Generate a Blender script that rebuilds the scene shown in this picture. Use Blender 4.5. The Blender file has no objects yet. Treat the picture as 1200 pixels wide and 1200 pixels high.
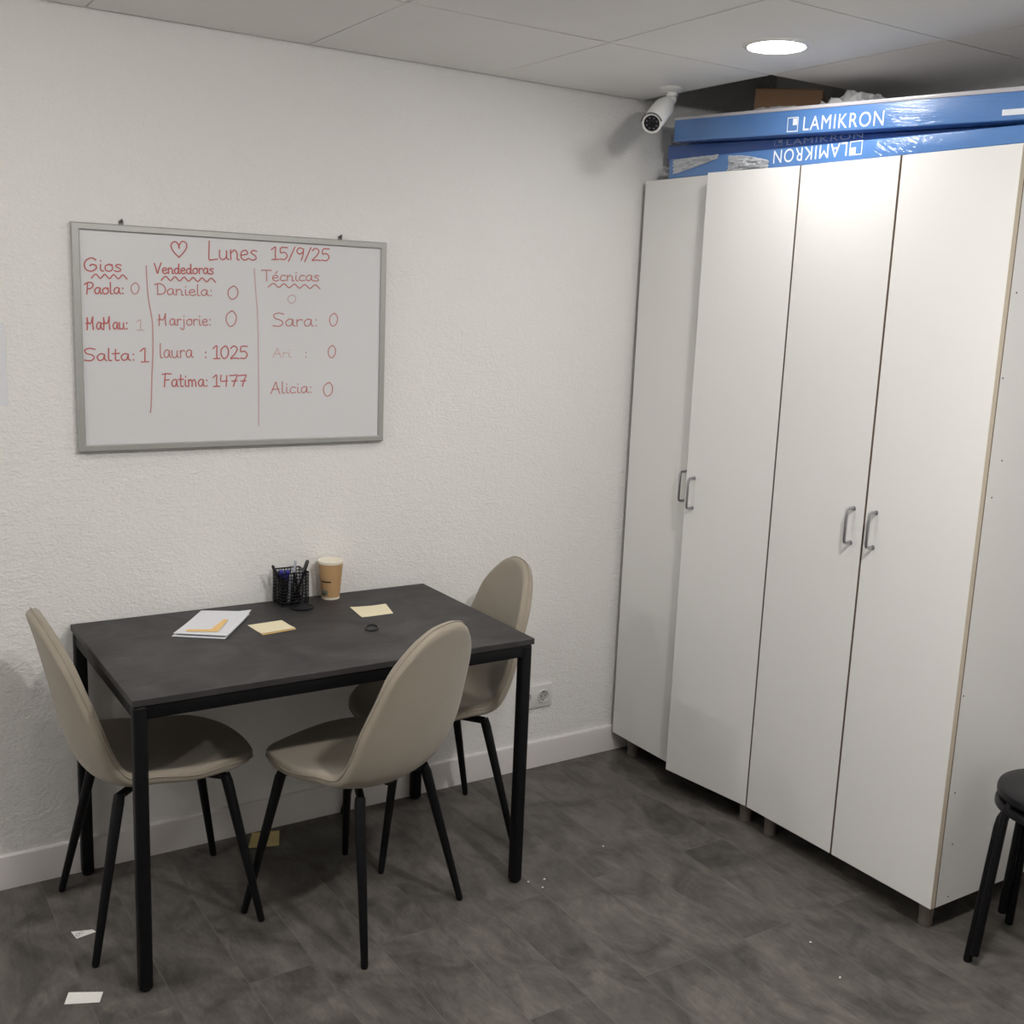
import bpy, bmesh, math, random
from mathutils import Vector, Matrix

SC = bpy.context.scene
COL = SC.collection
PI = math.pi

# ------------------------------------------------------------------ camera
CAM = Vector((.0928, -3.1132, 1.6634))
YAW, PITCH, ROLL, FPX = .5773, -.1895, .041, 1301.06
fw = Vector((math.sin(YAW) * math.cos(PITCH), math.cos(YAW) * math.cos(PITCH), math.sin(PITCH)))
rt0 = Vector((math.cos(YAW), -math.sin(YAW), 0))
up0 = rt0.cross(fw)
rt = math.cos(ROLL) * rt0 + math.sin(ROLL) * up0
up = -math.sin(ROLL) * rt0 + math.cos(ROLL) * up0
cd = bpy.data.cameras.new('camera')
cam = bpy.data.objects.new('camera', cd)
COL.objects.link(cam)
cd.sensor_width = 36
cd.lens = FPX / 1200 * 36
cd.clip_start = .02
m = Matrix((rt, up, -fw)).transposed().to_4x4()
m.translation = CAM
cam.matrix_world = m
SC.camera = cam

# ------------------------------------------------------------------ world, exposure, lamps
w = bpy.data.worlds.new('world')
SC.world = w
w.use_nodes = True
w.node_tree.nodes['Background'].inputs[0].default_value = (1, .98, .95, 1)
w.node_tree.nodes['Background'].inputs[1].default_value = .0
SC.view_settings.view_transform = 'Standard'
SC.view_settings.look = 'None'
SC.view_settings.gamma = 1
SC.view_settings.exposure = 2.93
LAMP_POWER = 19.0           # radiance of a lamp's diffuser
CEIL = 2.34
LAMPS = [(2.308, -.884, .58), (.47, -.908, .42), (2.87, -2.708, .35), (-1.33, -.608, 1.6), (-1.33, -1.208, 1.6), (1.67, -2.108, 2.95), (1.07, -2.108, 1.35)]  # first lamp is the visible one; the rest are unseen, added for light


# ------------------------------------------------------------------ materials
def mat(name, col, rough=.6, metal=0, spec=.5, coat=0, bump=None, vary=None, emis=None, trans=0, sheen=0, alpha=1):
    """bump = (scale, strength, detail, distance); vary = (scale, dark factor)"""
    mm = bpy.data.materials.new(name)
    mm.use_nodes = True
    nt = mm.node_tree
    b = nt.nodes['Principled BSDF']
    b.inputs['Base Color'].default_value = (*col, 1)
    b.inputs['Roughness'].default_value = rough
    b.inputs['Metallic'].default_value = metal
    b.inputs['Specular IOR Level'].default_value = spec
    b.inputs['Coat Weight'].default_value = coat
    b.inputs['Coat Roughness'].default_value = .08
    b.inputs['Transmission Weight'].default_value = trans
    b.inputs['Sheen Weight'].default_value = sheen
    b.inputs['Alpha'].default_value = alpha
    tc = nt.nodes.new('ShaderNodeTexCoord')
    if emis:
        b.inputs['Emission Color'].default_value = (*emis[0], 1)
        b.inputs['Emission Strength'].default_value = emis[1]
    if vary:
        n = nt.nodes.new('ShaderNodeTexNoise')
        n.inputs['Scale'].default_value = vary[0]
        n.inputs['Detail'].default_value = 5
        nt.links.new(tc.outputs['Object'], n.inputs['Vector'])
        r = nt.nodes.new('ShaderNodeValToRGB')
        r.color_ramp.elements[0].position = .3
        r.color_ramp.elements[1].position = .7
        r.color_ramp.elements[0].color = (*[c * vary[1] for c in col], 1)
        r.color_ramp.elements[1].color = (*col, 1)
        nt.links.new(n.outputs['Fac'], r.inputs['Fac'])
        nt.links.new(r.outputs['Color'], b.inputs['Base Color'])
    if bump:
        n = nt.nodes.new('ShaderNodeTexNoise')
        n.inputs['Scale'].default_value = bump[0]
        n.inputs['Detail'].default_value = bump[2]
        n.inputs['Roughness'].default_value = .55
        nt.links.new(tc.outputs['Object'], n.inputs['Vector'])
        bp = nt.nodes.new('ShaderNodeBump')
        bp.inputs['Strength'].default_value = bump[1]
        bp.inputs['Distance'].default_value = bump[3]
        nt.links.new(n.outputs['Fac'], bp.inputs['Height'])
        nt.links.new(bp.outputs['Normal'], b.inputs['Normal'])
    return mm


def wall_material():
    """white paint over a fine spattered stucco"""
    mm = bpy.data.materials.new('stucco_wall')
    mm.use_nodes = True
    nt = mm.node_tree
    b = nt.nodes['Principled BSDF']
    b.inputs['Roughness'].default_value = .75
    b.inputs['Base Color'].default_value = (.83, .82, .80, 1)
    tc = nt.nodes.new('ShaderNodeTexCoord')
    mp = nt.nodes.new('ShaderNodeMapping')
    mp.inputs['Scale'].default_value = (.75, 1, 1.15)
    nt.links.new(tc.outputs['Object'], mp.inputs['Vector'])
    n1 = nt.nodes.new('ShaderNodeTexNoise')
    n1.inputs['Scale'].default_value = 120
    n1.inputs['Detail'].default_value = 4
    n1.inputs['Roughness'].default_value = .6
    n1.inputs['Distortion'].default_value = .5
    n2 = nt.nodes.new('ShaderNodeTexNoise')
    n2.inputs['Scale'].default_value = 38
    n2.inputs['Detail'].default_value = 2
    for n in (n1, n2):
        nt.links.new(mp.outputs['Vector'], n.inputs['Vector'])
    ad = nt.nodes.new('ShaderNodeMath')
    ad.operation = 'MULTIPLY_ADD'
    ad.inputs[1].default_value = .6
    nt.links.new(n2.outputs['Fac'], ad.inputs[0])
    nt.links.new(n1.outputs['Fac'], ad.inputs[2])
    bp = nt.nodes.new('ShaderNodeBump')
    bp.inputs['Strength'].default_value = .6
    bp.inputs['Distance'].default_value = .006
    nt.links.new(ad.outputs[0], bp.inputs['Height'])
    nt.links.new(bp.outputs['Normal'], b.inputs['Normal'])
    return mm


def floor_material():
    """grey-brown vinyl planks with a clouded stone-wood print, long side along y"""
    mm = bpy.data.materials.new('vinyl_planks')
    mm.use_nodes = True
    nt = mm.node_tree
    L = nt.links
    b = nt.nodes['Principled BSDF']
    tc = nt.nodes.new('ShaderNodeTexCoord')
    mp = nt.nodes.new('ShaderNodeMapping')
    mp.inputs['Rotation'].default_value = (0, 0, PI / 2)
    mp.inputs['Location'].default_value = (0.02, 2.545, 0)
    L.new(tc.outputs['Object'], mp.inputs['Vector'])
    br = nt.nodes.new('ShaderNodeTexBrick')
    br.offset = .37
    br.inputs['Scale'].default_value = 1
    br.inputs['Brick Width'].default_value = 1.22
    br.inputs['Row Height'].default_value = .1735
    br.inputs['Mortar Size'].default_value = .0011
    br.inputs['Mortar Smooth'].default_value = .3
    br.inputs['Bias'].default_value = 0
    br.inputs['Color1'].default_value = (.25, .25, .25, 1)
    br.inputs['Color2'].default_value = (.75, .75, .75, 1)
    br.inputs['Mortar'].default_value = (.5, .5, .5, 1)
    L.new(mp.outputs['Vector'], br.inputs['Vector'])
    # shift the print from plank to plank
    sh = nt.nodes.new('ShaderNodeVectorMath')
    sh.operation = 'MULTIPLY_ADD'
    sh.inputs[1].default_value = (3.1, 7.7, 0)
    L.new(br.outputs['Color'], sh.inputs[0])
    L.new(tc.outputs['Object'], sh.inputs[2])

    def noise(scale, sx, sy, det, dist=0, rough=.6):
        mpp = nt.nodes.new('ShaderNodeMapping')
        mpp.inputs['Scale'].default_value = (sx, sy, 1)
        L.new(sh.outputs[0], mpp.inputs['Vector'])
        n = nt.nodes.new('ShaderNodeTexNoise')
        n.inputs['Scale'].default_value = scale
        n.inputs['Detail'].default_value = det
        n.inputs['Distortion'].default_value = dist
        n.inputs['Roughness'].default_value = rough
        L.new(mpp.outputs[0], n.inputs['Vector'])
        return n
    cloud = noise(5.5, 1.15, .85, 6, .8, .62)
    streak = noise(11, 2.0, .55, 7, 1.6, .68)
    grain = noise(60, 3.0, .5, 5, .6, .7)
    r1 = nt.nodes.new('ShaderNodeValToRGB')
    r1.color_ramp.elements[0].position = .32
    r1.color_ramp.elements[1].position = .7
    r1.color_ramp.elements[0].color = (.054, .050, .046, 1)
    r1.color_ramp.elements[1].color = (.160, .148, .135, 1)
    L.new(cloud.outputs['Fac'], r1.inputs['Fac'])
    r2 = nt.nodes.new('ShaderNodeValToRGB')
    r2.color_ramp.elements[0].position = .38
    r2.color_ramp.elements[1].position = .72
    r2.color_ramp.elements[0].color = (.84, .84, .85, 1)
    r2.color_ramp.elements[1].color = (1.2, 1.18, 1.15, 1)
    L.new(streak.outputs['Fac'], r2.inputs['Fac'])
    r3 = nt.nodes.new('ShaderNodeValToRGB')
    r3.color_ramp.elements[0].position = .35
    r3.color_ramp.elements[1].position = .7
    r3.color_ramp.elements[0].color = (.88, .88, .88, 1)
    r3.color_ramp.elements[1].color = (1.12, 1.12, 1.12, 1)
    L.new(grain.outputs['Fac'], r3.inputs['Fac'])

    def mul(a, c, fac=1.0):
        x = nt.nodes.new('ShaderNodeMix')
        x.data_type = 'RGBA'
        x.blend_type = 'MULTIPLY'
        x.inputs[0].default_value = fac
        L.new(a, x.inputs[6])
        L.new(c, x.inputs[7])
        return x.outputs[2]
    c = mul(mul(r1.outputs[0], r2.outputs[0]), r3.outputs[0])
    # tone of each plank
    rp = nt.nodes.new('ShaderNodeValToRGB')
    rp.color_ramp.elements[0].position = .25
    rp.color_ramp.elements[1].position = .75
    rp.color_ramp.elements[0].color = (.96, .96, .96, 1)
    rp.color_ramp.elements[1].color = (1.04, 1.035, 1.03, 1)
    L.new(br.outputs['Color'], rp.inputs['Fac'])
    c = mul(c, rp.outputs[0])
    # worn pale joints
    mx = nt.nodes.new('ShaderNodeMix')
    mx.data_type = 'RGBA'
    mx.inputs[7].default_value = (.15, .14, .128, 1)
    fm = nt.nodes.new('ShaderNodeMath')
    fm.operation = 'MULTIPLY'
    fm.inputs[1].default_value = .55
    L.new(br.outputs['Fac'], fm.inputs[0])
    L.new(fm.outputs[0], mx.inputs[0])
    L.new(c, mx.inputs[6])
    L.new(mx.outputs[2], b.inputs['Base Color'])
    b.inputs['Roughness'].default_value = .5
    b.inputs['Specular IOR Level'].default_value = .35
    bp = nt.nodes.new('ShaderNodeBump')
    bp.inputs['Strength'].default_value = .12
    bp.inputs['Distance'].default_value = .002
    L.new(grain.outputs['Fac'], bp.inputs['Height'])
    L.new(bp.outputs['Normal'], b.inputs['Normal'])
    return mm


def tabletop_material():
    mm = mat('black_woodgrain_top', (.036, .033, .034), .5, spec=.4)
    nt = mm.node_tree
    L = nt.links
    b = nt.nodes['Principled BSDF']
    tc = nt.nodes.new('ShaderNodeTexCoord')
    mp = nt.nodes.new('ShaderNodeMapping')
    mp.inputs['Scale'].default_value = (1, 9, 1)
    L.new(tc.outputs['Object'], mp.inputs[0])
    n = nt.nodes.new('ShaderNodeTexNoise')
    n.inputs['Scale'].default_value = 14
    n.inputs['Detail'].default_value = 6
    L.new(mp.outputs[0], n.inputs['Vector'])
    r = nt.nodes.new('ShaderNodeValToRGB')
    r.color_ramp.elements[0].position = .35
    r.color_ramp.elements[1].position = .7
    r.color_ramp.elements[0].color = (.028, .026, .027, 1)
    r.color_ramp.elements[1].color = (.044, .041, .042, 1)
    L.new(n.outputs['Fac'], r.inputs[0])
    L.new(r.outputs[0], b.inputs['Base Color'])
    # greasy wipe marks: patches of different gloss
    n2 = nt.nodes.new('ShaderNodeTexNoise')
    n2.inputs['Scale'].default_value = 5
    n2.inputs['Detail'].default_value = 4
    n2.inputs['Distortion'].default_value = 1
    L.new(tc.outputs['Object'], n2.inputs['Vector'])
    mr = nt.nodes.new('ShaderNodeMapRange')
    mr.inputs['From Min'].default_value = .3
    mr.inputs['From Max'].default_value = .7
    mr.inputs['To Min'].default_value = .4
    mr.inputs['To Max'].default_value = .62
    L.new(n2.outputs['Fac'], mr.inputs['Value'])
    L.new(mr.outputs[0], b.inputs['Roughness'])
    return mm


def film_material(name, col, near=1.0, tilt=.12, scale=(14, 9, 150), y0=-.95, y1=-1.08):
    """printed paper under shiny shrink film, creased towards its near end; the creases catch the lamp"""
    mm = mat(name, col, .4, coat=1.0)
    nt = mm.node_tree
    L = nt.links
    b = nt.nodes['Principled BSDF']
    b.inputs['Coat Roughness'].default_value = .06
    tc = nt.nodes.new('ShaderNodeTexCoord')
    mp = nt.nodes.new('ShaderNodeMapping')
    mp.vector_type = 'TEXTURE'
    mp.inputs['Rotation'].default_value = (tilt, 0, 0)
    L.new(tc.outputs['Object'], mp.inputs[0])
    sc = nt.nodes.new('ShaderNodeVectorMath')
    sc.operation = 'MULTIPLY'
    sc.inputs[1].default_value = scale
    L.new(mp.outputs[0], sc.inputs[0])
    n = nt.nodes.new('ShaderNodeTexNoise')
    n.inputs['Scale'].default_value = 1
    n.inputs['Detail'].default_value = 2.5
    n.inputs['Distortion'].default_value = .9
    L.new(sc.outputs[0], n.inputs['Vector'])
    se = nt.nodes.new('ShaderNodeSeparateXYZ')
    L.new(tc.outputs['Object'], se.inputs[0])
    mr = nt.nodes.new('ShaderNodeMapRange')
    mr.inputs['From Min'].default_value = y0
    mr.inputs['From Max'].default_value = y1
    mr.inputs['To Min'].default_value = .06
    mr.inputs['To Max'].default_value = near
    L.new(se.outputs['Y'], mr.inputs['Value'])
    bp = nt.nodes.new('ShaderNodeBump')
    bp.inputs['Distance'].default_value = .007
    L.new(mr.outputs[0], bp.inputs['Strength'])
    L.new(n.outputs['Fac'], bp.inputs['Height'])
    L.new(bp.outputs['Normal'], b.inputs['Coat Normal'])
    return mm


M = {}
M['wall'] = wall_material()
M['paint'] = mat('white_paint', (.86, .85, .83), .75)
M['ceiling'] = mat('ceiling_tile', (.9, .89, .87), .85, vary=(3, .97))
M['plenum'] = mat('dark_plenum', (.10, .10, .10), .9)
M['grid'] = mat('grid_bar', (.62, .61, .59), .6)
M['floor'] = floor_material()
M['skirting'] = mat('skirting_white', (.74, .71, .70), .45)
M['top'] = tabletop_material()
M['black_steel'] = mat('black_steel', (.0045, .0045, .0055), .45, spec=.22)
M['fabric'] = mat('taupe_fabric', (.31, .27, .215), .8, sheen=.2, bump=(700, .12, 2, .001), vary=(9, .93))
M['piping'] = mat('taupe_piping', (.31, .27, .215), .8)
M['cab_white'] = mat('white_laminate', (.76, .755, .745), .38, spec=.4)
M['cab_edge'] = mat('beige_edge_band', (.60, .53, .42), .6)
M['seam_edge'] = mat('brown_edge_band', (.20, .155, .12), .7)  # edges coloured dark brown to stand in for shade in the door gaps
M['chip'] = mat('raw_chipboard', (.42, .33, .22), .8, vary=(120, .7))
M['steel'] = mat('brushed_steel', (.42, .42, .44), .32, metal=1)
M['bronze_leg'] = mat('grey_brown_plastic_leg', (.17, .145, .125), .45)
M['alu'] = mat('aluminium_frame', (.42, .42, .405), .45, metal=.5)
M['board'] = mat('whiteboard_enamel', (.70, .70, .715), .3, spec=.4)
M['ink'] = mat('red_marker', (.51, .125, .12), .6)
M['ink_mid'] = mat('red_marker_dry', (.53, .20, .19), .6)
M['ink_faint'] = mat('red_marker_fading', (.57, .28, .27), .6)
M['ink_ghost'] = mat('red_marker_nearly_wiped', (.62, .43, .42), .6)
M['hook'] = mat('dark_hook', (.12, .12, .11), .4, metal=.8)
M['white_plastic'] = mat('white_plastic', (.72, .715, .70), .35)
M['black_plastic'] = mat('black_plastic', (.006, .006, .007), .3)
M['lens'] = mat('lens_window', (.01, .01, .014), .08, coat=.6)
M['led'] = mat('infrared_led', (.10, .10, .11), .3)
M['black_gloss'] = mat('black_gloss_plastic', (.008, .008, .010), .34, spec=.35)
M['kraft'] = mat('kraft_paper', (.50, .31, .15), .7, vary=(40, .93))
M['cream'] = mat('cream_lid', (.80, .74, .62), .5)
M['print_brown'] = mat('dark_brown_print', (.03, .018, .012), .6)
M['print_green'] = mat('grey_green_print', (.18, .20, .16), .6)
M['paper'] = mat('white_paper', (.74, .75, .79), .7)
M['paper_warm'] = mat('white_paper_warm', (.76, .75, .72), .7)
M['sticky'] = mat('pale_yellow_note', (.82, .74, .52), .7)
M['sticky_dull'] = mat('yellow_note', (.74, .60, .27), .7)
M['orange'] = mat('orange_yellow_paper', (.85, .56, .22), .7)
M['pencil_grey'] = mat('grey_print', (.3, .3, .32), .7)
M['blue_film'] = film_material('blue_printed_film', (.075, .205, .50), .9)
M['blue_film_low'] = film_material('blue_printed_film_crinkled', (.075, .205, .50), 1.0, .5, (14, 14, 120), -.95, -1.05)
M['blue_dark'] = film_material('dark_blue_film', (.02, .09, .34), .3)  # blue film darkened: shade between the parcels is put into its colour
M['film_edge'] = mat('grey_film_edge', (.50, .49, .53), .3, coat=.5)
M['logo_dull'] = mat('dull_white_print', (.25, .31, .45), .5)  # white print darkened for the shade on the middle parcel
M['logo'] = mat('white_print', (.74, .78, .84), .4)
M['clear_film'] = mat('crumpled_white_film', (.66, .67, .68), .3, coat=.4, alpha=.75)
M['cardboard'] = mat('brown_cardboard', (.22, .13, .075), .85, vary=(6, .85))
M['pen_blue'] = mat('blue_pen', (.03, .03, .30), .35)
M['pen_grey'] = mat('grey_pen', (.35, .36, .42), .35)
M['pen_white'] = mat('white_pen', (.65, .66, .70), .35)
M['pen_red'] = mat('dark_red_pen', (.16, .03, .03), .4)
M['pit'] = mat('dark_hole', (.02, .02, .02), .8)
M['socket_hole'] = mat('socket_well_grey', (.45, .44, .43), .5)


# ------------------------------------------------------------------ helpers
def obj(name, bm, material, parent=None, smooth=True, angle=35):
    me = bpy.data.meshes.new(name)
    bmesh.ops.recalc_face_normals(bm, faces=bm.faces)
    bm.to_mesh(me)
    bm.free()
    me.materials.append(material)
    if smooth:
        me.polygons.foreach_set('use_smooth', [True] * len(me.polygons))
        me.set_sharp_from_angle(angle=math.radians(angle))
    o = bpy.data.objects.new(name, me)
    COL.objects.link(o)
    if parent:
        o.parent = parent
    return o


def thing(name, label, cat, loc=(0, 0, 0), rotz=0, group=None):
    o = bpy.data.objects.new(name, None)
    COL.objects.link(o)
    o.empty_display_size = .05
    o.location = loc
    o.rotation_euler = (0, 0, rotz)
    return tag(o, label, cat, group)


def tag(o, label, cat, group=None, kind=None):
    o['label'] = label
    o['category'] = cat
    if group:
        o['group'] = group
    if kind:
        o['kind'] = kind
    return o


def struct(name, bm, material, parent=None, **k):
    o = obj(name, bm, material, parent, **k)
    if parent is None:
        o['kind'] = 'structure'
    return o


def copy_tree(o, parent=None):
    c = o.copy()
    COL.objects.link(c)
    if parent:
        c.parent = parent
    for ch in list(o.children):
        copy_tree(ch, c)
    return c


def new():
    return bmesh.new()


def box(bm, x0, x1, y0, y1, z0, z1, bev=0, seg=2, mtx=None):
    vs = [bm.verts.new((x, y, z)) for x in (x0, x1) for y in (y0, y1) for z in (z0, z1)]
    idx = [(0, 1, 3, 2), (4, 6, 7, 5), (0, 4, 5, 1), (2, 3, 7, 6), (0, 2, 6, 4), (1, 5, 7, 3)]
    fs = [bm.faces.new([vs[i] for i in f]) for f in idx]
    if mtx is not None:
        bmesh.ops.transform(bm, matrix=mtx, verts=vs)
    if bev:
        es = list({e for f in fs for e in f.edges})
        bmesh.ops.bevel(bm, geom=es, offset=bev, segments=seg, affect='EDGES', profile=.5)
    return bm


def hexa(bm, pts, bev=0):
    """8 corners: bottom 4 (ccw) then top 4"""
    vs = [bm.verts.new(p) for p in pts]
    fs = [bm.faces.new([vs[i] for i in f]) for f in
          [(3, 2, 1, 0), (4, 5, 6, 7), (0, 1, 5, 4), (1, 2, 6, 5), (2, 3, 7, 6), (3, 0, 4, 7)]]
    if bev:
        es = list({e for f in fs for e in f.edges})
        bmesh.ops.bevel(bm, geom=es, offset=bev, segments=3, affect='EDGES', profile=.5)
    return bm


def frame_of(d):
    d = d.normalized()
    a = Vector((0, 0, 1)) if abs(d.z) < .9 else Vector((1, 0, 0))
    u = d.cross(a).normalized()
    return u, d.cross(u).normalized()


def tube(bm, pts, r, seg=10, closed=False, caps=True):
    """round bar through pts; r a number or one radius per point"""
    P = [Vector(p) for p in pts]
    n = len(P)
    rs = r if isinstance(r, (list, tuple)) else [r] * n
    rings = []
    u = None
    for i in range(n):
        if closed:
            d = P[(i + 1) % n] - P[i - 1]
        else:
            d = P[min(i + 1, n - 1)] - P[max(i - 1, 0)]
        d.normalize()
        if u is None:
            u, v = frame_of(d)
        else:
            u = (u - d * u.dot(d)).normalized()
            v = d.cross(u)
        rings.append([bm.verts.new(P[i] + rs[i] * (math.cos(2 * PI * k / seg) * u + math.sin(2 * PI * k / seg) * v))
                      for k in range(seg)])
    m_ = n if closed else n - 1
    for i in range(m_):
        a, b = rings[i], rings[(i + 1) % n]
        for k in range(seg):
            bm.faces.new((a[k], a[(k + 1) % seg], b[(k + 1) % seg], b[k]))
    if caps and not closed:
        bm.faces.new(rings[0][::-1])
        bm.faces.new(rings[-1])
    return bm


def lathe(bm, prof, seg=32, mtx=None, close=True):
    """profile of (r, z) turned about z"""
    vs = []
    rings = []
    for r, z in prof:
        if r < 1e-6:
            ring = [bm.verts.new((0, 0, z))]
        else:
            ring = [bm.verts.new((r * math.cos(2 * PI * k / seg), r * math.sin(2 * PI * k / seg), z)) for k in range(seg)]
        rings.append(ring)
        vs += ring
    for a, b in zip(rings, rings[1:]):
        if len(a) == 1 and len(b) == 1:
            continue
        for k in range(seg):
            k2 = (k + 1) % seg
            if len(a) == 1:
                bm.faces.new((a[0], b[k], b[k2]))
            elif len(b) == 1:
                bm.faces.new((a[k], a[k2], b[0]))
            else:
                bm.faces.new((a[k], a[k2], b[k2], b[k]))
    if mtx is not None:
        bmesh.ops.transform(bm, matrix=mtx, verts=vs)
    return bm


def catmull(pts, n=6):
    P = [Vector(p) for p in pts]
    Q = [2 * P[0] - P[1]] + P + [2 * P[-1] - P[-2]]
    out = []
    for i in range(1, len(Q) - 2):
        a, b, c, d = Q[i - 1], Q[i], Q[i + 1], Q[i + 2]
        for k in range(n):
            t = k / n
            out.append(.5 * ((2 * b) + (c - a) * t + (2 * a - 5 * b + 4 * c - d) * t * t + (3 * b - a - 3 * c + d) * t ** 3))
    out.append(P[-1])
    return out


def sheet(bm, corners, t=.0006, n=8, lift=None):
    """a thin sheet of paper through four corners (ccw from above), lift(u, v) raises it"""
    A, B, C_, D = [Vector(c) for c in corners]
    g = []
    for i in range(n + 1):
        row = []
        for j in range(n + 1):
            u, v = i / n, j / n
            p = A * (1 - u) * (1 - v) + B * u * (1 - v) + C_ * u * v + D * (1 - u) * v
            if lift:
                p = p + Vector((0, 0, lift(u, v)))
            row.append((bm.verts.new(p), bm.verts.new(p + Vector((0, 0, t)))))
        g.append(row)
    for i in range(n):
        for j in range(n):
            a, b, c, d = g[i][j], g[i + 1][j], g[i + 1][j + 1], g[i][j + 1]
            bm.faces.new((a[1], b[1], c[1], d[1]))
            bm.faces.new((d[0], c[0], b[0], a[0]))
    rim = [g[i][0] for i in range(n)] + [g[n][j] for j in range(n)] + [g[i][n] for i in range(n, 0, -1)] + [g[0][j] for j in range(n, 0, -1)]
    for a, b in zip(rim, rim[1:] + rim[:1]):
        bm.faces.new((a[0], b[0], b[1], a[1]))
    return bm


# ------------------------------------------------------------------ room shell
XL, XR, YF = -2.3, 3.2, -5.2
bm = new(); box(bm, XL - .1, XR + .1, YF - .1, .1, -.08, 0)
struct('floor', bm, M['floor'])
bm = new(); box(bm, XL - .1, XR + .1, 0, .1, 0, 2.75)
struct('wall_back', bm, M['wall'])
bm = new(); box(bm, XL - .1, XL, YF, 0, 0, 2.75)
struct('wall_left', bm, M['paint'])
bm = new(); box(bm, XR, XR + .1, YF, 0, 0, 2.75)
struct('wall_right', bm, M['paint'])
bm = new(); box(bm, XL, XR, YF - .1, YF, 0, 2.75)
struct('wall_front', bm, M['paint'])

# suspended ceiling of 60 cm tiles; the tile over the corner is missing and shows the dark void
TX0, TY0, S = 1.3725, -.608, .6
rnd = random.Random(4)
bm = new()
gap = .0030
i = -7
while TX0 + i * S < XR:
    x0, x1 = max(TX0 + i * S, XL), min(TX0 + (i + 1) * S, XR)
    j = 1
    while TY0 + (j) * S > YF:
        y1 = min(TY0 + j * S, 0)
        y0 = max(TY0 + (j - 1) * S, YF)
        missing = (i == 2 and j == 1)
        if x1 - x0 > .02 and y1 - y0 > .02 and not missing:
            sk = [rnd.uniform(.2, 1.5) for _ in range(8)]
            a, b = gap * sk[0], gap * sk[1]
            c, d = gap * sk[2], gap * sk[3]
            if j == 1:                                   # uneven cut along the wall
                b, c = .001 + .004 * rnd.random(), .001 + .004 * rnd.random()
            pts = [(x0 + gap * sk[4], y0 + a), (x1 - gap * sk[5], y0 + d), (x1 - gap * sk[6], y1 - c), (x0 + gap * sk[7], y1 - b)]
            hexa(bm, [(*p, CEIL) for p in pts] + [(*p, CEIL + .014) for p in pts])
        j -= 1
    i += 1
struct('ceiling', bm, M['ceiling'], smooth=False)
bm = new()
i = -7
while TX0 + i * S < XR:
    x = TX0 + i * S
    if x > XL:
        box(bm, x - .012, x + .012, YF, 0, CEIL + .0145, CEIL + .018)
    i += 1
j = 0
while TY0 + j * S > YF:
    y = TY0 + j * S
    box(bm, XL, XR, y - .012, y + .012, CEIL + .018, CEIL + .021)
    j -= 1
struct('trim_1', bm, M['grid'])
bm = new(); box(bm, XL - .1, XR + .1, YF - .1, .1, 2.75, 2.85)
struct('ceiling_slab', bm, M['plenum'])

# skirting board with a rounded top edge
bm = new()
prof = [(0, 0), (-.012, 0), (-.012, .088), (-.0105, .095), (-.006, .099), (0, .099)]
a = [bm.verts.new((XL, y, z)) for y, z in prof]
b = [bm.verts.new((XR, y, z)) for y, z in prof]
for k in range(len(prof)):
    k2 = (k + 1) % len(prof)
    bm.faces.new((a[k], b[k], b[k2], a[k2]))
bm.faces.new(a); bm.faces.new(b)
struct('baseboard_back', bm, M['skirting'])


# ------------------------------------------------------------------ ceiling lamps
def ceiling_light(x, y, label, scale, dome=0):
    t = thing('ceiling_light', label, 'ceiling light', (x, y, CEIL), 0, 'round ceiling downlights')
    bm = new()
    lathe(bm, [(.073, -.004), (.076, -.0065), (.083, -.005), (.0885, -.001), (.0885, .0), (.073, .0), (.073, -.004)], 48)
    obj('bezel', bm, M['white_plastic'], t)
    bm = new()
    if dome:                     # bowl on the added unseen lamps, throws light onto ceiling and upper walls
        lathe(bm, [(.0728 * math.cos(a), -.004 - dome * math.sin(a)) for a in [PI / 2 * k / 10 for k in range(10)]] + [(0, -.004 - dome)], 40)
    else:
        lathe(bm, [(0, -.0045), (.05, -.0045), (.0728, -.004), (.0728, -.001), (0, -.001)], 48)
    obj('diffuser', bm, mat('lamp_diffuser', (.9, .9, .9), .5, emis=((1, .97, .93), LAMP_POWER * scale)), t)
    return t


for k, (x, y, s) in enumerate(LAMPS):
    if k == 0:
        ceiling_light(x, y, 'round white recessed ceiling downlight glowing in front of the tall white cabinets', s)
    else:
        lab = ['shallow opal ceiling lamp straight above the floor by the left chair',
               'shallow opal ceiling lamp above the floor in front of the black stools',
               'shallow opal ceiling lamp far left, nearer the whiteboard wall',
               'shallow opal ceiling lamp far left, farther from the whiteboard wall',
               'shallow opal ceiling lamp in the middle of the room, on the cabinet side',
               'shallow opal ceiling lamp in the middle of the room, on the table side'][k - 1]
        ceiling_light(x, y, lab, s, .03)

# ------------------------------------------------------------------ table
TBX, TBY, TW, TD, TH = .684, -.011, 1.094, .658, .739
t = thing('table', 'black rectangular table with thin steel legs standing against the white wall', 'table', (TBX, TBY, 0))
bm = new(); box(bm, 0, TW, -TD, 0, TH - .017, TH, .0012, 1)
obj('table_top', bm, M['top'], t)
for n_, (x0, x1, y0, y1) in enumerate([(.03, TW - .03, -TD + .006, -TD + .026), (.03, TW - .03, -.026, -.006),
                                       (.006, .026, -TD + .03, -.03), (TW - .026, TW - .006, -TD + .03, -.03)]):
    bm = new(); box(bm, x0, x1, y0, y1, TH - .052, TH - .0172, .002)
    obj('apron_rail', bm, M['black_steel'], t)
for x in (.0195, TW - .0195):
    for y in (-.0195, -TD + .0195):
        bm = new()
        box(bm, x - .0165, x + .0165, y - .0165, y + .0165, .004, TH - .0174, .008, 3)
        lathe(bm, [(0, 0), (.012, 0), (.015, .003), (.015, .012), (0, .012)], 16, Matrix.Translation((x, y, 0)))
        obj('leg', bm, M['black_steel'], t)


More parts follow.
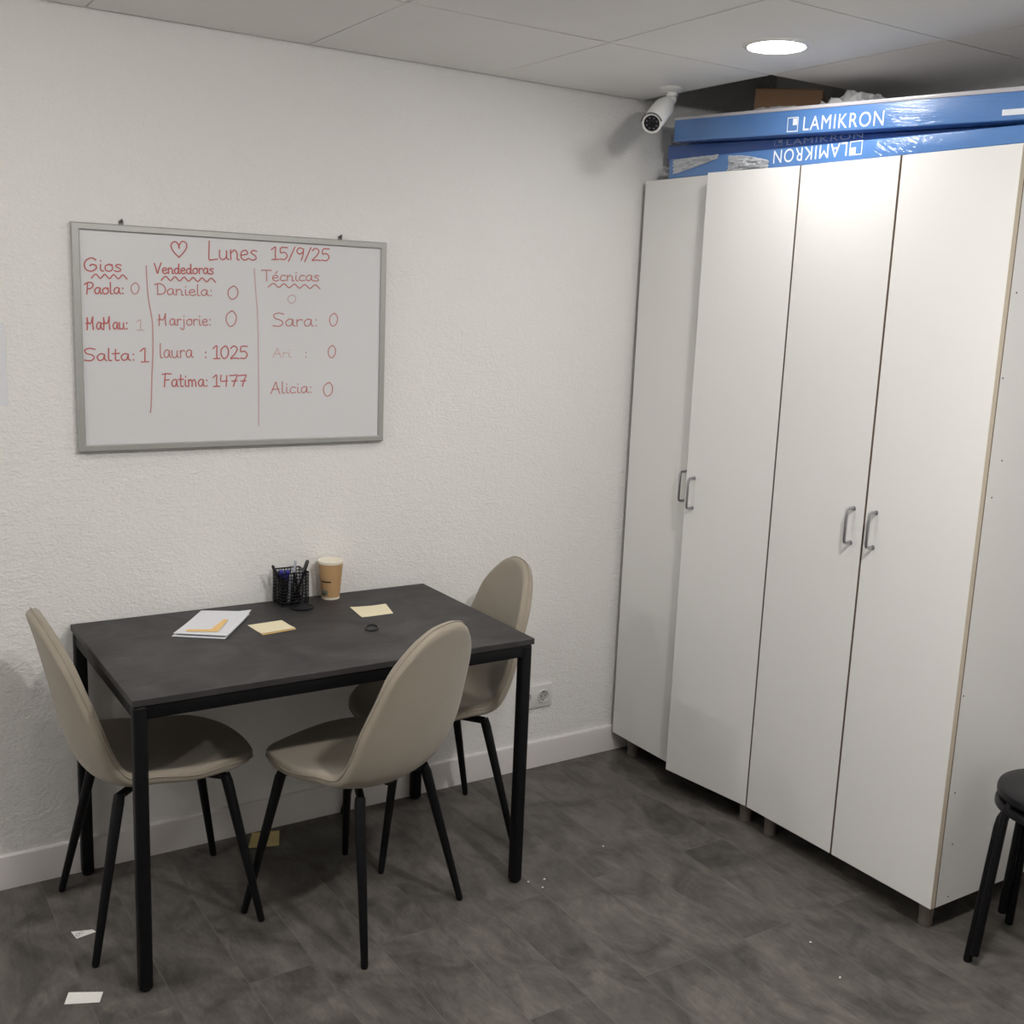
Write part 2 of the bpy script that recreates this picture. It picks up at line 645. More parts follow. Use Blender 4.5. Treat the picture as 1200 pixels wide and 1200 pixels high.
# ------------------------------------------------------------------ chairs
def chair_shell():
    prof = [(.243, .417), (.215, .433), (.15, .446), (.05, .440), (-.05, .430), (-.125, .432), (-.172, .455), (-.201, .505),
            (-.221, .58), (-.245, .69), (-.268, .79), (-.290, .868)]
    C = catmull([(f, 0, z) for f, z in prof], 12)
    acc = [0]
    for a, b in zip(C, C[1:]):
        acc.append(acc[-1] + (b - a).length)
    tot = acc[-1]

    def at(t):                      # t 0..1 along the centre line
        s = max(0, min(1, t)) * tot
        k = 0
        while k < len(acc) - 2 and acc[k + 1] < s:
            k += 1
        q = (s - acc[k]) / (acc[k + 1] - acc[k])
        p = C[k].lerp(C[k + 1], q)
        d = (C[min(k + 2, len(C) - 1)] - C[max(k - 1, 0)]).normalized()
        return p, Vector((d.z, 0, -d.x))     # normal towards the sitter

    def lerp_tab(tab, t):
        for (a, va), (b, vb) in zip(tab, tab[1:]):
            if t <= b:
                q = (t - a) / (b - a)
                q = q * q * (3 - 2 * q)
                return va + (vb - va) * q
        return tab[-1][1]
    W = [(0, .205), (.2, .214), (.45, .212), (.62, .208), (.8, .192), (1, .170)]
    # how far the sides come up towards the sitter
    Kc = [(0, -.008), (.2, .010), (.38, .042), (.52, .054), (.68, .046), (.85, .038), (1, .030)]
    NA, NB = 16, 40
    bm = new()
    grid = []
    for jb in range(NB + 1):
        row = []
        for ja in range(NA + 1):
            a = -1 + 2 * ja / NA
            b = -1 + 2 * jb / NB
            x = a * math.sqrt(1 - b * b / 2)
            y = b * math.sqrt(1 - a * a / 2)
            t = .5 + .5 * y
            e = math.sqrt(max(1e-9, 1 - y * y))
            u = max(-1, min(1, x / e)) if e > 1e-4 else 0
            n_ = 2.75 if y > 0 else 2.9
            w_ = lerp_tab(W, t) * (max(0, 1 - abs(y) ** n_)) ** (1 / n_)
            p, nr = at(t)
            s = u * w_
            k = lerp_tab(Kc, t) * (abs(s) / .21) ** 2.2
            row.append(bm.verts.new(p + nr * k + Vector((0, s, 0))))
        grid.append(row)
    for jb in range(NB):
        for ja in range(NA):
            bm.faces.new((grid[jb][ja], grid[jb][ja + 1], grid[jb + 1][ja + 1], grid[jb + 1][ja]))
    rim = [v.co.copy() for v in grid[0]] + [grid[k][NA].co.copy() for k in range(1, NB + 1)] \
        + [v.co.copy() for v in grid[NB][NA - 1::-1]] + [grid[k][0].co.copy() for k in range(NB - 1, 0, -1)]
    me = bpy.data.meshes.new('shell')
    bmesh.ops.recalc_face_normals(bm, faces=bm.faces)
    bm.to_mesh(me)
    bm.free()
    o = bpy.data.objects.new('shell', me)
    COL.objects.link(o)
    md = o.modifiers.new('s', 'SOLIDIFY')
    md.thickness = .034
    md.offset = 0
    md2 = o.modifiers.new('b', 'SUBSURF')
    md2.levels = md2.render_levels = 1
    dg = bpy.context.evaluated_depsgraph_get()
    full = bpy.data.meshes.new_from_object(o.evaluated_get(dg))
    bpy.data.objects.remove(o)
    full.polygons.foreach_set('use_smooth', [True] * len(full.polygons))
    nor = [v.normal.copy() for v in full.vertices]
    return full, nor, rim


def split_shell(full, nor, test, name):
    """the faces for which test(centre) holds, keeping the whole shell's normals"""
    vmap, vs, ns, fs = {}, [], [], []
    for p in full.polygons:
        if test(p.center):
            f = []
            for v in p.vertices:
                if v not in vmap:
                    vmap[v] = len(vs)
                    vs.append(full.vertices[v].co.copy())
                    ns.append(nor[v])
                f.append(vmap[v])
            fs.append(f)
    me = bpy.data.meshes.new(name)
    me.from_pydata(vs, [], fs)
    me.polygons.foreach_set('use_smooth', [True] * len(me.polygons))
    me.normals_split_custom_set_from_vertices(ns)
    me.materials.append(M['fabric'])
    return me


shell, shell_n, shell_rim = chair_shell()


def is_back(c):
    return c.z + .9 * (-.15 - c.x) > .468 and c.x < -.02


seat_me = split_shell(shell, shell_n, lambda c: not is_back(c), 'seat')
back_me = split_shell(shell, shell_n, is_back, 'backrest')


def make_chair():
    t = thing('dining_chair', '', 'chair', (0, 0, 0), 0, 'taupe upholstered chairs around the black table')
    for nm, me in (('seat', seat_me), ('backrest', back_me)):
        o = bpy.data.objects.new(nm, me)
        COL.objects.link(o)
        o.parent = t
    bm = new()
    tube(bm, shell_rim, .0018, 6, closed=True)
    # sits on the outer edge of the shell
    ctr = Vector((-.05, 0, .5))
    obj('edge_piping', bm, M['piping'], t)
    bm = new()
    box(bm, -.125, .125, -.02, .02, .398, .407, .002)
    tube(bm, [(-.13, -.13, .402), (.14, .13, .402)], .011, 10)
    tube(bm, [(-.13, .13, .402), (.14, -.13, .402)], .011, 10)
    obj('seat_frame', bm, M['black_steel'], t)
    for sx, fx in ((-.128, -.213), (.14, .213)):
        for s in (-1, 1):
            bm = new()
            tube(bm, [(sx, s * .13, .407), (sx * 1.04, s * .137, .388), (fx, s * .203, .006), (fx, s * .203, 0)],
                 [.0135, .0145, .0095, .008], 14)
            obj('leg', bm, M['black_steel'], t)
    return t


ch0 = make_chair()
CH = [((.835, -.295), 0.0, 'taupe upholstered chair at the left end of the black table, seat pushed underneath'),
      ((1.295, -.549), math.atan2(.397, -.178), 'taupe upholstered chair on the open long side of the table, back towards the room'),
      ((1.68, -.255), math.atan2(.15, -.989), 'taupe upholstered chair at the right end of the black table, near the wall socket')]
for k, (p, r, lab) in enumerate(CH):
    c = ch0 if k == 0 else copy_tree(ch0)
    c.location = (*p, 0)
    c.rotation_euler = (0, 0, r)
    c['label'] = lab

# ------------------------------------------------------------------ whiteboard
WX, WZ, WW, WH = .7206, 1.2137, .9, .6
t = thing('whiteboard', 'white marker board in a grey metal frame with red handwriting, hung above the black table', 'whiteboard', (WX, 0, WZ))
bm = new(); box(bm, .012, WW - .012, -.0145, -.004, .012, WH - .012)
obj('board_panel', bm, M['board'], t)
bm = new()
fwid = .019
prof = [(0, -.002), (0, -.017), (.003, -.019), (fwid - .003, -.019), (fwid, -.017), (fwid, -.002)]   # (inset, y)
rings = []
for i_, y_ in prof:
    rings.append([bm.verts.new(q) for q in ((i_, y_, i_), (WW - i_, y_, i_), (WW - i_, y_, WH - i_), (i_, y_, WH - i_))])
for k in range(len(rings)):
    a, b = rings[k], rings[(k + 1) % len(rings)]
    for q in range(4):
        bm.faces.new((a[q], a[(q + 1) % 4], b[(q + 1) % 4], b[q]))
obj('frame', bm, M['alu'], t, angle=25)
for hx in (.128, .755):
    bm = new()
    box(bm, hx - .006, hx + .006, -.004, -.0005, WH - .01, WH + .011, .001, 1)
    tube(bm, [(hx, 0, WH + .008), (hx, -.009, WH + .009), (hx, -.011, WH + .014)], .0028, 8)
    obj('hanging_hook', bm, M['hook'], t)

# a small stroke alphabet, x and y in units of the capital height
GL = {
    'L': (.62, [[(.12, 1), (.1, .5), (.1, .02), (.3, .0), (.58, .04)]]),
    'A': (.75, [[(.02, 0), (.2, .5), (.38, .98), (.5, .5), (.68, 0)], [(.12, .36), (.62, .38)]]),
    'D': (.8, [[(.0, .9), (.3, 1), (.6, .85), (.75, .5), (.6, .12), (.2, .02)], [(.2, .95), (.2, .02)]]),
    'F': (.7, [[(.0, .95), (.3, 1), (.75, .98)], [(.25, 1), (.2, .5), (.16, 0)], [(.2, .52), (.55, .54)]]),
    'G': (.85, [[(.72, .85), (.5, 1), (.2, .85), (.05, .5), (.15, .12), (.45, .0), (.72, .2), (.7, .45), (.45, .5), (.38, .4)]]),
    'M': (.95, [[(.12, -.02), (.16, .5), (.14, .95), (.2, .6), (.36, .45), (.55, .6), (.68, 1), (.66, .5), (.7, 0)], [(.02, .46), (.3, .5)]]),
    'P': (.7, [[(.0, .82), (.3, 1), (.58, .95), (.66, .75), (.5, .5), (.22, .44)], [(.24, .92), (.2, .4), (.16, 0)]]),
    'S': (.7, [[(.66, .92), (.35, 1), (.08, .85), (.18, .6), (.5, .46), (.6, .22), (.4, .02), (.05, .06)]]),
    'T': (.75, [[(.0, .98), (.35, 1), (.72, .98)], [(.36, .98), (.38, .5), (.38, 0)]]),
    'V': (.7, [[(.02, .95), (.16, .5), (.3, .02), (.46, .5), (.66, 1)]]),
    'a': (.62, [[(.5, .5), (.28, .56), (.08, .32), (.18, .04), (.4, .12), (.5, .5), (.5, .14), (.62, .02)]]),
    'c': (.52, [[(.48, .48), (.26, .54), (.08, .28), (.2, .03), (.5, .08)]]),
    'd': (.62, [[(.48, .44), (.24, .5), (.06, .26), (.2, .02), (.42, .14), (.5, .95), (.5, .1), (.62, .02)]]),
    'e': (.56, [[(.08, .26), (.46, .34), (.36, .54), (.12, .44), (.1, .14), (.3, .0), (.54, .1)]]),
    'E': (.56, [[(.08, .26), (.46, .34), (.36, .54), (.12, .44), (.1, .14), (.3, .0), (.54, .1)], [(.28, .72), (.42, .9)]]),
    'i': (.32, [[(.14, .52), (.14, .1), (.3, .02)], [(.14, .76), (.16, .8)]]),
    'j': (.36, [[(.2, .52), (.2, -.2), (.04, -.36), (-.1, -.2)], [(.2, .76), (.22, .8)]]),
    'l': (.3, [[(.12, 1), (.12, .1), (.28, .02)]]),
    'm': (.84, [[(.08, .54), (.1, .02)], [(.1, .4), (.26, .54), (.38, .36), (.38, .02)], [(.38, .4), (.56, .54), (.68, .34), (.7, .02)]]),
    'n': (.6, [[(.08, .54), (.1, .02)], [(.1, .36), (.3, .54), (.46, .36), (.46, .04), (.58, .02)]]),
    'o': (.58, [[(.3, .54), (.1, .4), (.1, .12), (.3, .01), (.5, .16), (.48, .42), (.3, .54), (.5, .5)]]),
    'r': (.46, [[(.1, .52), (.12, .02)], [(.12, .36), (.26, .52), (.44, .48)]]),
    's': (.5, [[(.44, .48), (.24, .54), (.12, .4), (.36, .24), (.4, .08), (.2, .0), (.04, .06)]]),
    't': (.46, [[(.22, .9), (.2, .2), (.26, .02), (.42, .04)], [(.02, .56), (.44, .58)]]),
    'u': (.62, [[(.08, .52), (.08, .16), (.24, .01), (.44, .14), (.48, .52), (.48, .12), (.6, .02)]]),
    '0': (.72, [[(.36, 1), (.1, .75), (.06, .35), (.26, .01), (.54, .2), (.62, .65), (.44, .98), (.3, .96)]]),
    '1': (.6, [[(.06, .78), (.34, 1), (.34, .5), (.34, .02)], [(.1, .0), (.58, .02)]]),
    '2': (.72, [[(.06, .8), (.3, 1), (.56, .8), (.4, .42), (.06, .02), (.36, .06), (.68, .02)]]),
    '4': (.72, [[(.1, 1), (.08, .48), (.58, .5)], [(.54, .95), (.5, .4), (.48, 0)]]),
    '5': (.7, [[(.62, .98), (.16, .96), (.12, .56), (.4, .6), (.6, .34), (.42, .04), (.06, .06)]]),
    '7': (.7, [[(.04, .95), (.34, .97), (.64, .98), (.46, .5), (.34, 0)], [(.2, .46), (.62, .5)]]),
    '9': (.68, [[(.58, .9), (.3, 1), (.1, .74), (.28, .5), (.54, .66), (.6, .95), (.54, .4), (.42, 0)]]),
    '/': (.5, [[(.0, -.1), (.24, .5), (.46, 1.05)]]),
    ':': (.34, [[(.16, .08), (.18, .02)], [(.16, .52), (.18, .46)]]),
}


LAYER = [0]


def ribbon(bm, pts, w_, y):
    """marker line lying on the board: pts are (x, z); crossing lines lie over one another"""
    LAYER[0] = (LAYER[0] + 1) % 8
    y = y - LAYER[0] * .00005
    P = catmull([(p[0], 0, p[1]) for p in pts], 7) if len(pts) > 2 else [Vector((p[0], 0, p[1])) for p in pts]
    n = len(P)
    prev = None
    for i in range(n):
        d = (P[min(i + 1, n - 1)] - P[max(i - 1, 0)])
        if d.length < 1e-7:
            continue
        d.normalize()
        nn = Vector((-d.z, 0, d.x)) * w_ / 2
        p = P[i]
        if i == 0:
            p = p - d * w_ * .4
        if i == n - 1:
            p = p + d * w_ * .4
        y -= .000006
        cur = (bm.verts.new((p.x + nn.x, y, p.z + nn.z)), bm.verts.new((p.x - nn.x, y, p.z - nn.z)))
        if prev:
            bm.faces.new((prev[0], prev[1], cur[1], cur[0]))
        prev = cur


def write(text, x0, z0, x1, z1, h, tone, parent, name):
    adv = sum(GL[c][0] for c in text)
    sx = (x1 - x0) / adv
    bm = new()
    cx = 0
    for c in text:
        a, strokes = GL[c]
        for st in strokes:
            pts = []
            for px, py in st:
                X = x0 + (cx + px) * sx
                pts.append((X, z0 + (z1 - z0) * (X - x0) / (x1 - x0) + py * h))
            ribbon(bm, pts, [.0034, .0030, .0030, .0026][tone], -.0149)
        cx += a
    return obj(name, bm, [M['ink'], M['ink_mid'], M['ink_faint'], M['ink_ghost']][tone], parent, smooth=False)


WORDS = [
    ('Lunes', 0.354, 0.522, 0.498, 0.528, 0.050, 0, 'written_title'),
    ('15/9/25', 0.536, 0.532, 0.719, 0.537, 0.035, 0, 'written_date'),
    ('Gios', 0.027, 0.476, 0.125, 0.479, 0.034, 0, 'written_heading'),
    ('Paola:', 0.028, 0.417, 0.131, 0.421, 0.030, 0, 'written_name'),
    ('0', 0.145, 0.421, 0.171, 0.422, 0.03, 2, 'written_number'),
    ('MaMau:', 0.028, 0.325, 0.138, 0.328, 0.034, 0, 'written_name'),
    ('1', 0.157, 0.326, 0.179, 0.326, 0.028, 3, 'written_number'),
    ('Salta:', 0.02, 0.243, 0.156, 0.245, 0.033, 0, 'written_name'),
    ('1', 0.165, 0.241, 0.19, 0.241, 0.037, 0, 'written_number'),
    ('Vendedoras', 0.209, 0.478, 0.372, 0.484, 0.028, 0, 'written_heading'),
    ('Daniela:', 0.209, 0.422, 0.37, 0.424, 0.030, 1, 'written_name'),
    ('0', 0.409, 0.416, 0.445, 0.417, 0.037, 1, 'written_number'),
    ('Marjorie:', 0.215, 0.34, 0.365, 0.343, 0.032, 1, 'written_name'),
    ('0', 0.403, 0.341, 0.440, 0.341, 0.044, 1, 'written_number'),
    ('laura', 0.217, 0.252, 0.311, 0.253, 0.039, 1, 'written_name'),
    (':', 0.341, 0.253, 0.352, 0.253, 0.031, 0, 'written_colon'),
    ('1025', 0.365, 0.251, 0.470, 0.251, 0.036, 0, 'written_number'),
    ('Fatima:', 0.225, 0.173, 0.354, 0.173, 0.036, 0, 'written_name'),
    ('1477', 0.364, 0.173, 0.465, 0.173, 0.032, 0, 'written_number'),
    ('TEcnicas', 0.509, 0.471, 0.686, 0.478, 0.030, 1, 'written_heading'),
    ('0', 0.586, 0.411, 0.616, 0.412, 0.024, 3, 'written_number'),
    ('Sara:', 0.541, 0.344, 0.685, 0.347, 0.038, 1, 'written_name'),
    ('0', 0.716, 0.348, 0.748, 0.349, 0.038, 1, 'written_number'),
    ('Ari', 0.543, 0.256, 0.599, 0.256, 0.027, 3, 'written_name'),
    (':', 0.639, 0.256, 0.65, 0.256, 0.029, 1, 'written_colon'),
    ('0', 0.713, 0.255, 0.742, 0.255, 0.037, 1, 'written_number'),
    ('Alicia:', 0.536, 0.151, 0.667, 0.152, 0.034, 1, 'written_name'),
    ('0', 0.698, 0.141, 0.735, 0.141, 0.041, 1, 'written_number'),
]
for wd in WORDS:
    write(*wd[:7], t, wd[7])


def drawn(name, pts, width, material):
    bm = new()
    ribbon(bm, pts, width, -.0149)
    obj(name, bm, material, t, smooth=False)


bm = new()
ribbon(bm, [(0.276, 0.524), (0.262, 0.538), (0.255, 0.552), (0.259, 0.562), (0.268, 0.565), (0.276, 0.556), (0.277, 0.548)], .0034, -.0149)
ribbon(bm, [(0.276, 0.524), (0.289, 0.538), (0.297, 0.551), (0.296, 0.563), (0.286, 0.567), (0.278, 0.558), (.276, .55)], .0034, -.0149)
obj('drawn_heart', bm, M['ink'], t, smooth=False)
drawn('divider_line', [(0.188, 0.497), (0.189, 0.455), (0.192, 0.41), (0.2, 0.358), (0.202, 0.327), (0.201, 0.266), (0.197, 0.204), (0.194, 0.134), (0.191, 0.103)], .003, M['ink_faint'])
drawn('divider_line', [(0.488, 0.504), (0.492, 0.445), (0.498, 0.365), (0.499, 0.285), (0.5, 0.171), (0.5, 0.059)], .0028, M['ink_ghost'])
for x0, x1, z0, n_, mm in ((.046, .137, .464, 4, 'ink'), (.227, .376, .466, 6, 'ink'), (.529, .687, .460, 5, 'ink_mid')):
    drawn('wavy_underline', [(x0 + (x1 - x0) * k / (2 * n_), z0 + (.0055 if k % 2 else -.005) + .0006 * k / n_) for k in range(2 * n_ + 1)], .0032, M[mm])

# sheet of paper on the wall at the frame's left edge
bm = new(); box(bm, .30, .553, -.0012, -.0004, 1.340, 1.552)
tag(obj('paper_sheet', bm, M['paper'], smooth=False), 'white paper sheet stuck on the wall left of the whiteboard', 'paper')

# ------------------------------------------------------------------ cabinets
XC, ZB, ZT = 2.593, .08, 2.0767
DT = .018


def handle(bm, z0, z1):
    out = .030
    pts = [(0, 0, z0), (-out * .7, 0, z0), (-out * .93, 0, z0 + .003), (-out, 0, z0 + .011), (-out, 0, (z0 + z1) / 2),
           (-out, 0, z1 - .011), (-out * .93, 0, z1 - .003), (-out * .7, 0, z1), (0, 0, z1)]
    tube(bm, pts, .0044, 10)
    for z in (z0, z1):
        tube(bm, [(-.0001, 0, z), (-.003, 0, z)], .0062, 12)


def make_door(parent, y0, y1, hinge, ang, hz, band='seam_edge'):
    """door between y0 (near) and y1 (far); hinge 'near' or 'far'; the door's origin is its hinge edge"""
    wd = y1 - y0 - .003
    e = bpy.data.objects.new('door', None)
    bm = new()
    sgn = 1 if hinge == 'near' else -1
    a, b = (.0015, wd) if sgn > 0 else (-wd, -.0015)
    ed = .0005
    box(bm, 0, DT, a + ed, b - ed, ZB, ZT, .0008, 1)
    d = obj('door', bm, M['cab_white'], parent)
    bpy.data.objects.remove(e)
    d.location = (XC - parent.location.x, (y0 if sgn > 0 else y1) - parent.location.y, -parent.location.z)
    d.rotation_euler = (0, 0, ang)
    bm = new()
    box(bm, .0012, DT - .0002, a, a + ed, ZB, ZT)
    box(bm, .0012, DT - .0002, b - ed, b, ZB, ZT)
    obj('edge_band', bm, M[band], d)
    bm = new()
    handle(bm, *hz)
    h = obj('handle', bm, M['steel'], d)
    hy = (b - .036) if sgn > 0 else (a + .036)
    h.location = (0, hy, 0)
    return d


def make_cabinet(name, label, y0, y1, angs, hz, group, band='seam_edge'):
    t = thing(name, label, 'cabinet', (XC, y1, 0), 0, group)
    ym = (y0 + y1) / 2
    # body: sides, top, bottom, back as one carcass
    X0, X1 = DT + .002, .59
    Y0, Y1 = y0 - y1, 0
    bm = new()
    th = .018
    box(bm, X0, X1, Y0, Y0 + th, ZB, ZT, .0006, 1)
    box(bm, X0, X1, Y1 - th, Y1, ZB, ZT, .0006, 1)
    box(bm, X0, X1, Y0 + th, Y1 - th, ZT - th, ZT)
    box(bm, X0, X1, Y0 + th, Y1 - th, ZB, ZB + th)
    box(bm, X1 - .006, X1, Y0 + th, Y1 - th, ZB + th, ZT - th)
    for k in range(1, 5):
        z = ZB + (ZT - ZB) * k / 5
        box(bm, X0 + .02, X1 - .007, Y0 + th, Y1 - th, z - .009, z + .009)
    obj('carcass', bm, M['cab_white'], t)
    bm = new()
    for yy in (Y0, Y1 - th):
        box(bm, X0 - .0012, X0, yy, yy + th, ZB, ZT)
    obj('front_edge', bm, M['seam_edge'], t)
    make_door(t, ym, y1, 'far', angs[0], hz[0])
    make_door(t, y0, ym, 'near', angs[1], hz[1], band)
    for x in (.055, .52):
        for y in (Y0 + .05, Y1 - .06):
            bm = new()
            lathe(bm, [(0, 0), (.019, 0), (.020, .003), (.0185, .012), (.0215, .066), (.027, .07), (.027, ZB), (0, ZB)], 20, Matrix.Translation((x, y, 0)))
            obj('leg', bm, M['bronze_leg'], t)
    return t


YA, YM, YE = -.0257, -.7325, -1.4384
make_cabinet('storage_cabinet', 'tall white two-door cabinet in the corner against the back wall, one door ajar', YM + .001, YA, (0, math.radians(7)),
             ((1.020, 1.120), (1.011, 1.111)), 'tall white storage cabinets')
cb = make_cabinet('storage_cabinet', 'tall white two-door cabinet beside the black stools, both doors shut, bare side panel showing', YE, YM - .001, (0, 0),
                  ((1.022, 1.121), (1.024, 1.123)), 'tall white storage cabinets', 'cab_edge')
for sx_, sz_ in ((2.636, 1.728), (2.623, 1.519), (2.662, 1.31), (2.638, 1.216), (2.622, .687), (2.637, .411), (2.654, .258), (2.664, .10)):
    bm = new()
    tube(bm, [(sx_ - cb.location.x, YE - cb.location.y + .002, sz_), (sx_ - cb.location.x, YE - cb.location.y - .0006, sz_)], .0024, 8)
    obj('screw_hole', bm, M['pit'], cb)


# ------------------------------------------------------------------ wrapped parcels on the cabinets
def lettering(parent, text, y, z, length, height, rot180, x, material, name='printed_lettering', tilt=0):
    cu = bpy.data.curves.new('t', 'FONT')
    cu.body = text
    cu.size = 1
    cu.space_character = 1.12
    cu.extrude = 0
    tmp = bpy.data.objects.new('t', cu)
    COL.objects.link(tmp)
    dg = bpy.context.evaluated_depsgraph_get()
    me = bpy.data.meshes.new_from_object(tmp.evaluated_get(dg))
    bpy.data.objects.remove(tmp)
    xs = [v.co.x for v in me.vertices]
    ys = [v.co.y for v in me.vertices]
    x0, x1, z0, z1 = min(xs), max(xs), min(ys), max(ys)
    for v in me.vertices:
        u = (v.co.x - x0) / (x1 - x0) * length
        q = (v.co.y - z0) / (z1 - z0) * height
        if rot180:
            v.co = Vector((x, y + u, z - q + tilt * u))
        else:
            v.co = Vector((x, y - u, z + q - tilt * u))
    me.materials.clear()
    me.materials.append(material)
    o = bpy.data.objects.new(name, me)
    COL.objects.link(o)
    o.parent = parent
    return o


def logo_square(parent, y0, y1, z0, z1, x, tilt=0, flip=False, material=None):
    """outlined square with a filled corner; y0 > y1 (left to right in the picture)"""
    bm = new()

    def P(a, b):
        y = y0 + (y1 - y0) * a
        return (x, y, z0 + (z1 - z0) * b + tilt * (y - y0))

    def quad(a0, a1, b0, b1):
        bm.faces.new([bm.verts.new(P(*q)) for q in ((a0, b0), (a1, b0), (a1, b1), (a0, b1))])
    e = .07
    quad(0, 1, 0, e); quad(0, 1, 1 - e, 1); quad(0, e, e, 1 - e); quad(1 - e, 1, e, 1 - e)
    if flip:
        quad(.1, .5, .1, .55)
    else:
        quad(.5, .9, .45, .9)
    obj('printed_logo', bm, material or M['logo'], parent, smooth=False)


def slab(x0, x1, yl, yr, zl, zr, bev=.006, nseg=14, wob=.0):
    """board-shaped packet: zl/zr = (bottom, top) at its left (far) and right (near) end"""
    bm = new()
    pts = [(x0, yr, zr[0]), (x1, yr, zr[0]), (x1, yl, zl[0]), (x0, yl, zl[0]),
           (x0, yr, zr[1]), (x1, yr, zr[1]), (x1, yl, zl[1]), (x0, yl, zl[1])]
    hexa(bm, pts, bev)
    return bm


YP = -1.72


def lin(y, a, b):                # value at y between (ya, va) and (yb, vb)
    return a[1] + (b[1] - a[1]) * (y - a[0]) / (b[0] - a[0])


def low_top(y):
    return lin(y, (-.14, 2.142), (-1.43, 2.121))


def top_bot(y):
    return lin(y, (-.15, 2.196), (-1.43, 2.131))


# lowest packet, printed upside down
t1 = thing('wrapped_parcel', 'lowest blue film-wrapped parcel on the cabinets, its lettering upside down', 'parcel', (2.60, -.8, ZT), 0, 'blue wrapped parcels on the cabinets')


def child(o, t):
    o.parent = t
    o.matrix_parent_inverse = Matrix.Translation(-Vector(t.location))
    return o


child(obj('wrapped_body', slab(2.60, 3.05, -.135, YP, (ZT + .001, low_top(-.135)), (ZT + .001, low_top(YP)), .005), M['blue_film_low']), t1)
child(lettering(None, 'LAMIKRON', -.894, 2.129, .279, .038, True, 2.5993, M['logo']), t1)
before = set(COL.objects)
logo_square(None, -.903, -.947, 2.091, 2.129, 2.5993, 0, True)
child(list(set(COL.objects) - before)[0], t1)


def crumple(x, y0, y1, z0, z1, seed, amp, n=14, axis='x', dome=0):
    """creased sheet of film, two-sided, lying against a face (axis x) or on a top (axis z)"""
    r = random.Random(seed)
    bm = new()
    g = []
    for i in range(n + 1):
        row = []
        for j in range(n + 1):
            u, v = i / n, j / n
            k = math.sin(PI * u) ** .5 * math.sin(PI * v) ** .5
            d = amp * (.25 + r.random()) * (k * .8 + .2)
            ju, jv = r.uniform(-.4, .4) / n, r.uniform(-.4, .4) / n
            yy = y0 + (y1 - y0) * (u + ju)
            zz = z0 + (z1 - z0) * (v + jv)
            row.append(bm.verts.new((x - d, yy, zz) if axis == 'x' else (yy, zz, x + d + dome * k)))
        g.append(row)
    for i in range(n):
        for j in range(n):
            q = [g[i][j], g[i + 1][j], g[i + 1][j + 1], g[i][j + 1]]
            bm.faces.new((q[0], q[1], q[2]))
            bm.faces.new((q[0], q[2], q[3]))
    return bm


bm = crumple(2.598, -.16, -.375, 2.092, 2.138, 3, .010)
for v in bm.verts:                      # torn edge slanting down
    q = (-.16 - v.co.y) / .215
    v.co.z += max(0, 2.136 - v.co.z) * .75 * max(0, q) ** 1.3
child(obj('film_scrap', bm, M['clear_film'], smooth=False), t1)
bm = crumple(2.598, -.425, -.60, 2.079, 2.130, 8, .014)
for v in bm.verts:
    q = (-.425 - v.co.y) / .175
    v.co.z -= max(0, v.co.z - 2.08) * .55 * max(0, q) ** 1.6
child(obj('film_scrap', bm, M['clear_film'], smooth=False), t1)

# middle packet, set back and squeezed to a wedge
t2 = thing('wrapped_parcel', 'middle dark blue wrapped parcel, squeezed between the two lettered ones', 'parcel', (2.62, -.6, 2.14), 0, 'blue wrapped parcels on the cabinets')
yl, yr = -.055, -1.30
bm = slab(2.66, 3.02, yl, yr, (low_top(yl) + .001, top_bot(yl) - .001), (low_top(yr) + .001, top_bot(yr) - .001), .004)
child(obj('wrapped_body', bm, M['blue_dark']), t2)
before = set(COL.objects)
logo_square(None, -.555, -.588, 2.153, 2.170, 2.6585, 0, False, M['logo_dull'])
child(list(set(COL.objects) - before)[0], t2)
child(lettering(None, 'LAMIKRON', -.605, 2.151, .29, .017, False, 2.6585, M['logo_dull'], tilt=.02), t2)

# top packet
t3 = thing('wrapped_parcel', 'topmost blue film-wrapped parcel on the cabinets, white lettering upright', 'parcel', (2.60, -.8, 2.2), 0, 'blue wrapped parcels on the cabinets')
h_ = .075
child(obj('wrapped_body', slab(2.60, 3.05, -.150, YP, (top_bot(-.15), top_bot(-.15) + h_), (top_bot(YP) + .0, top_bot(YP) + h_ + .001), .004), M['blue_film']), t3)
TI = (top_bot(-1.43) - top_bot(-.15)) / -1.28
child(lettering(None, 'LAMIKRON', -.723, 2.175, .288, .039, False, 2.5993, M['logo'], tilt=TI), t3)
before = set(COL.objects)
logo_square(None, -.660, -.703, 2.177, 2.218, 2.5993, TI, False)
child(list(set(COL.objects) - before)[0], t3)
bm = slab(2.597, 3.04, -.152, YP + .002, (top_bot(-.15) + h_ - .0075, top_bot(-.15) + h_ + .002), (top_bot(YP) + h_ - .0095, top_bot(YP) + h_ + .002), .002)
child(obj('film_seam', bm, M['film_edge']), t3)
bm = new()
hexa(bm, [(2.5985, -1.44, 2.143), (2.6, -1.44, 2.143), (2.6, -1.366, 2.1465), (2.5985, -1.366, 2.1465),
          (2.5985, -1.44, 2.157), (2.6, -1.44, 2.157), (2.6, -1.366, 2.1605), (2.5985, -1.366, 2.1605)])
child(obj('white_label_tag', bm, M['logo'], smooth=False), t3)


def parcel_top(y):
    return top_bot(y) + h_ + .002


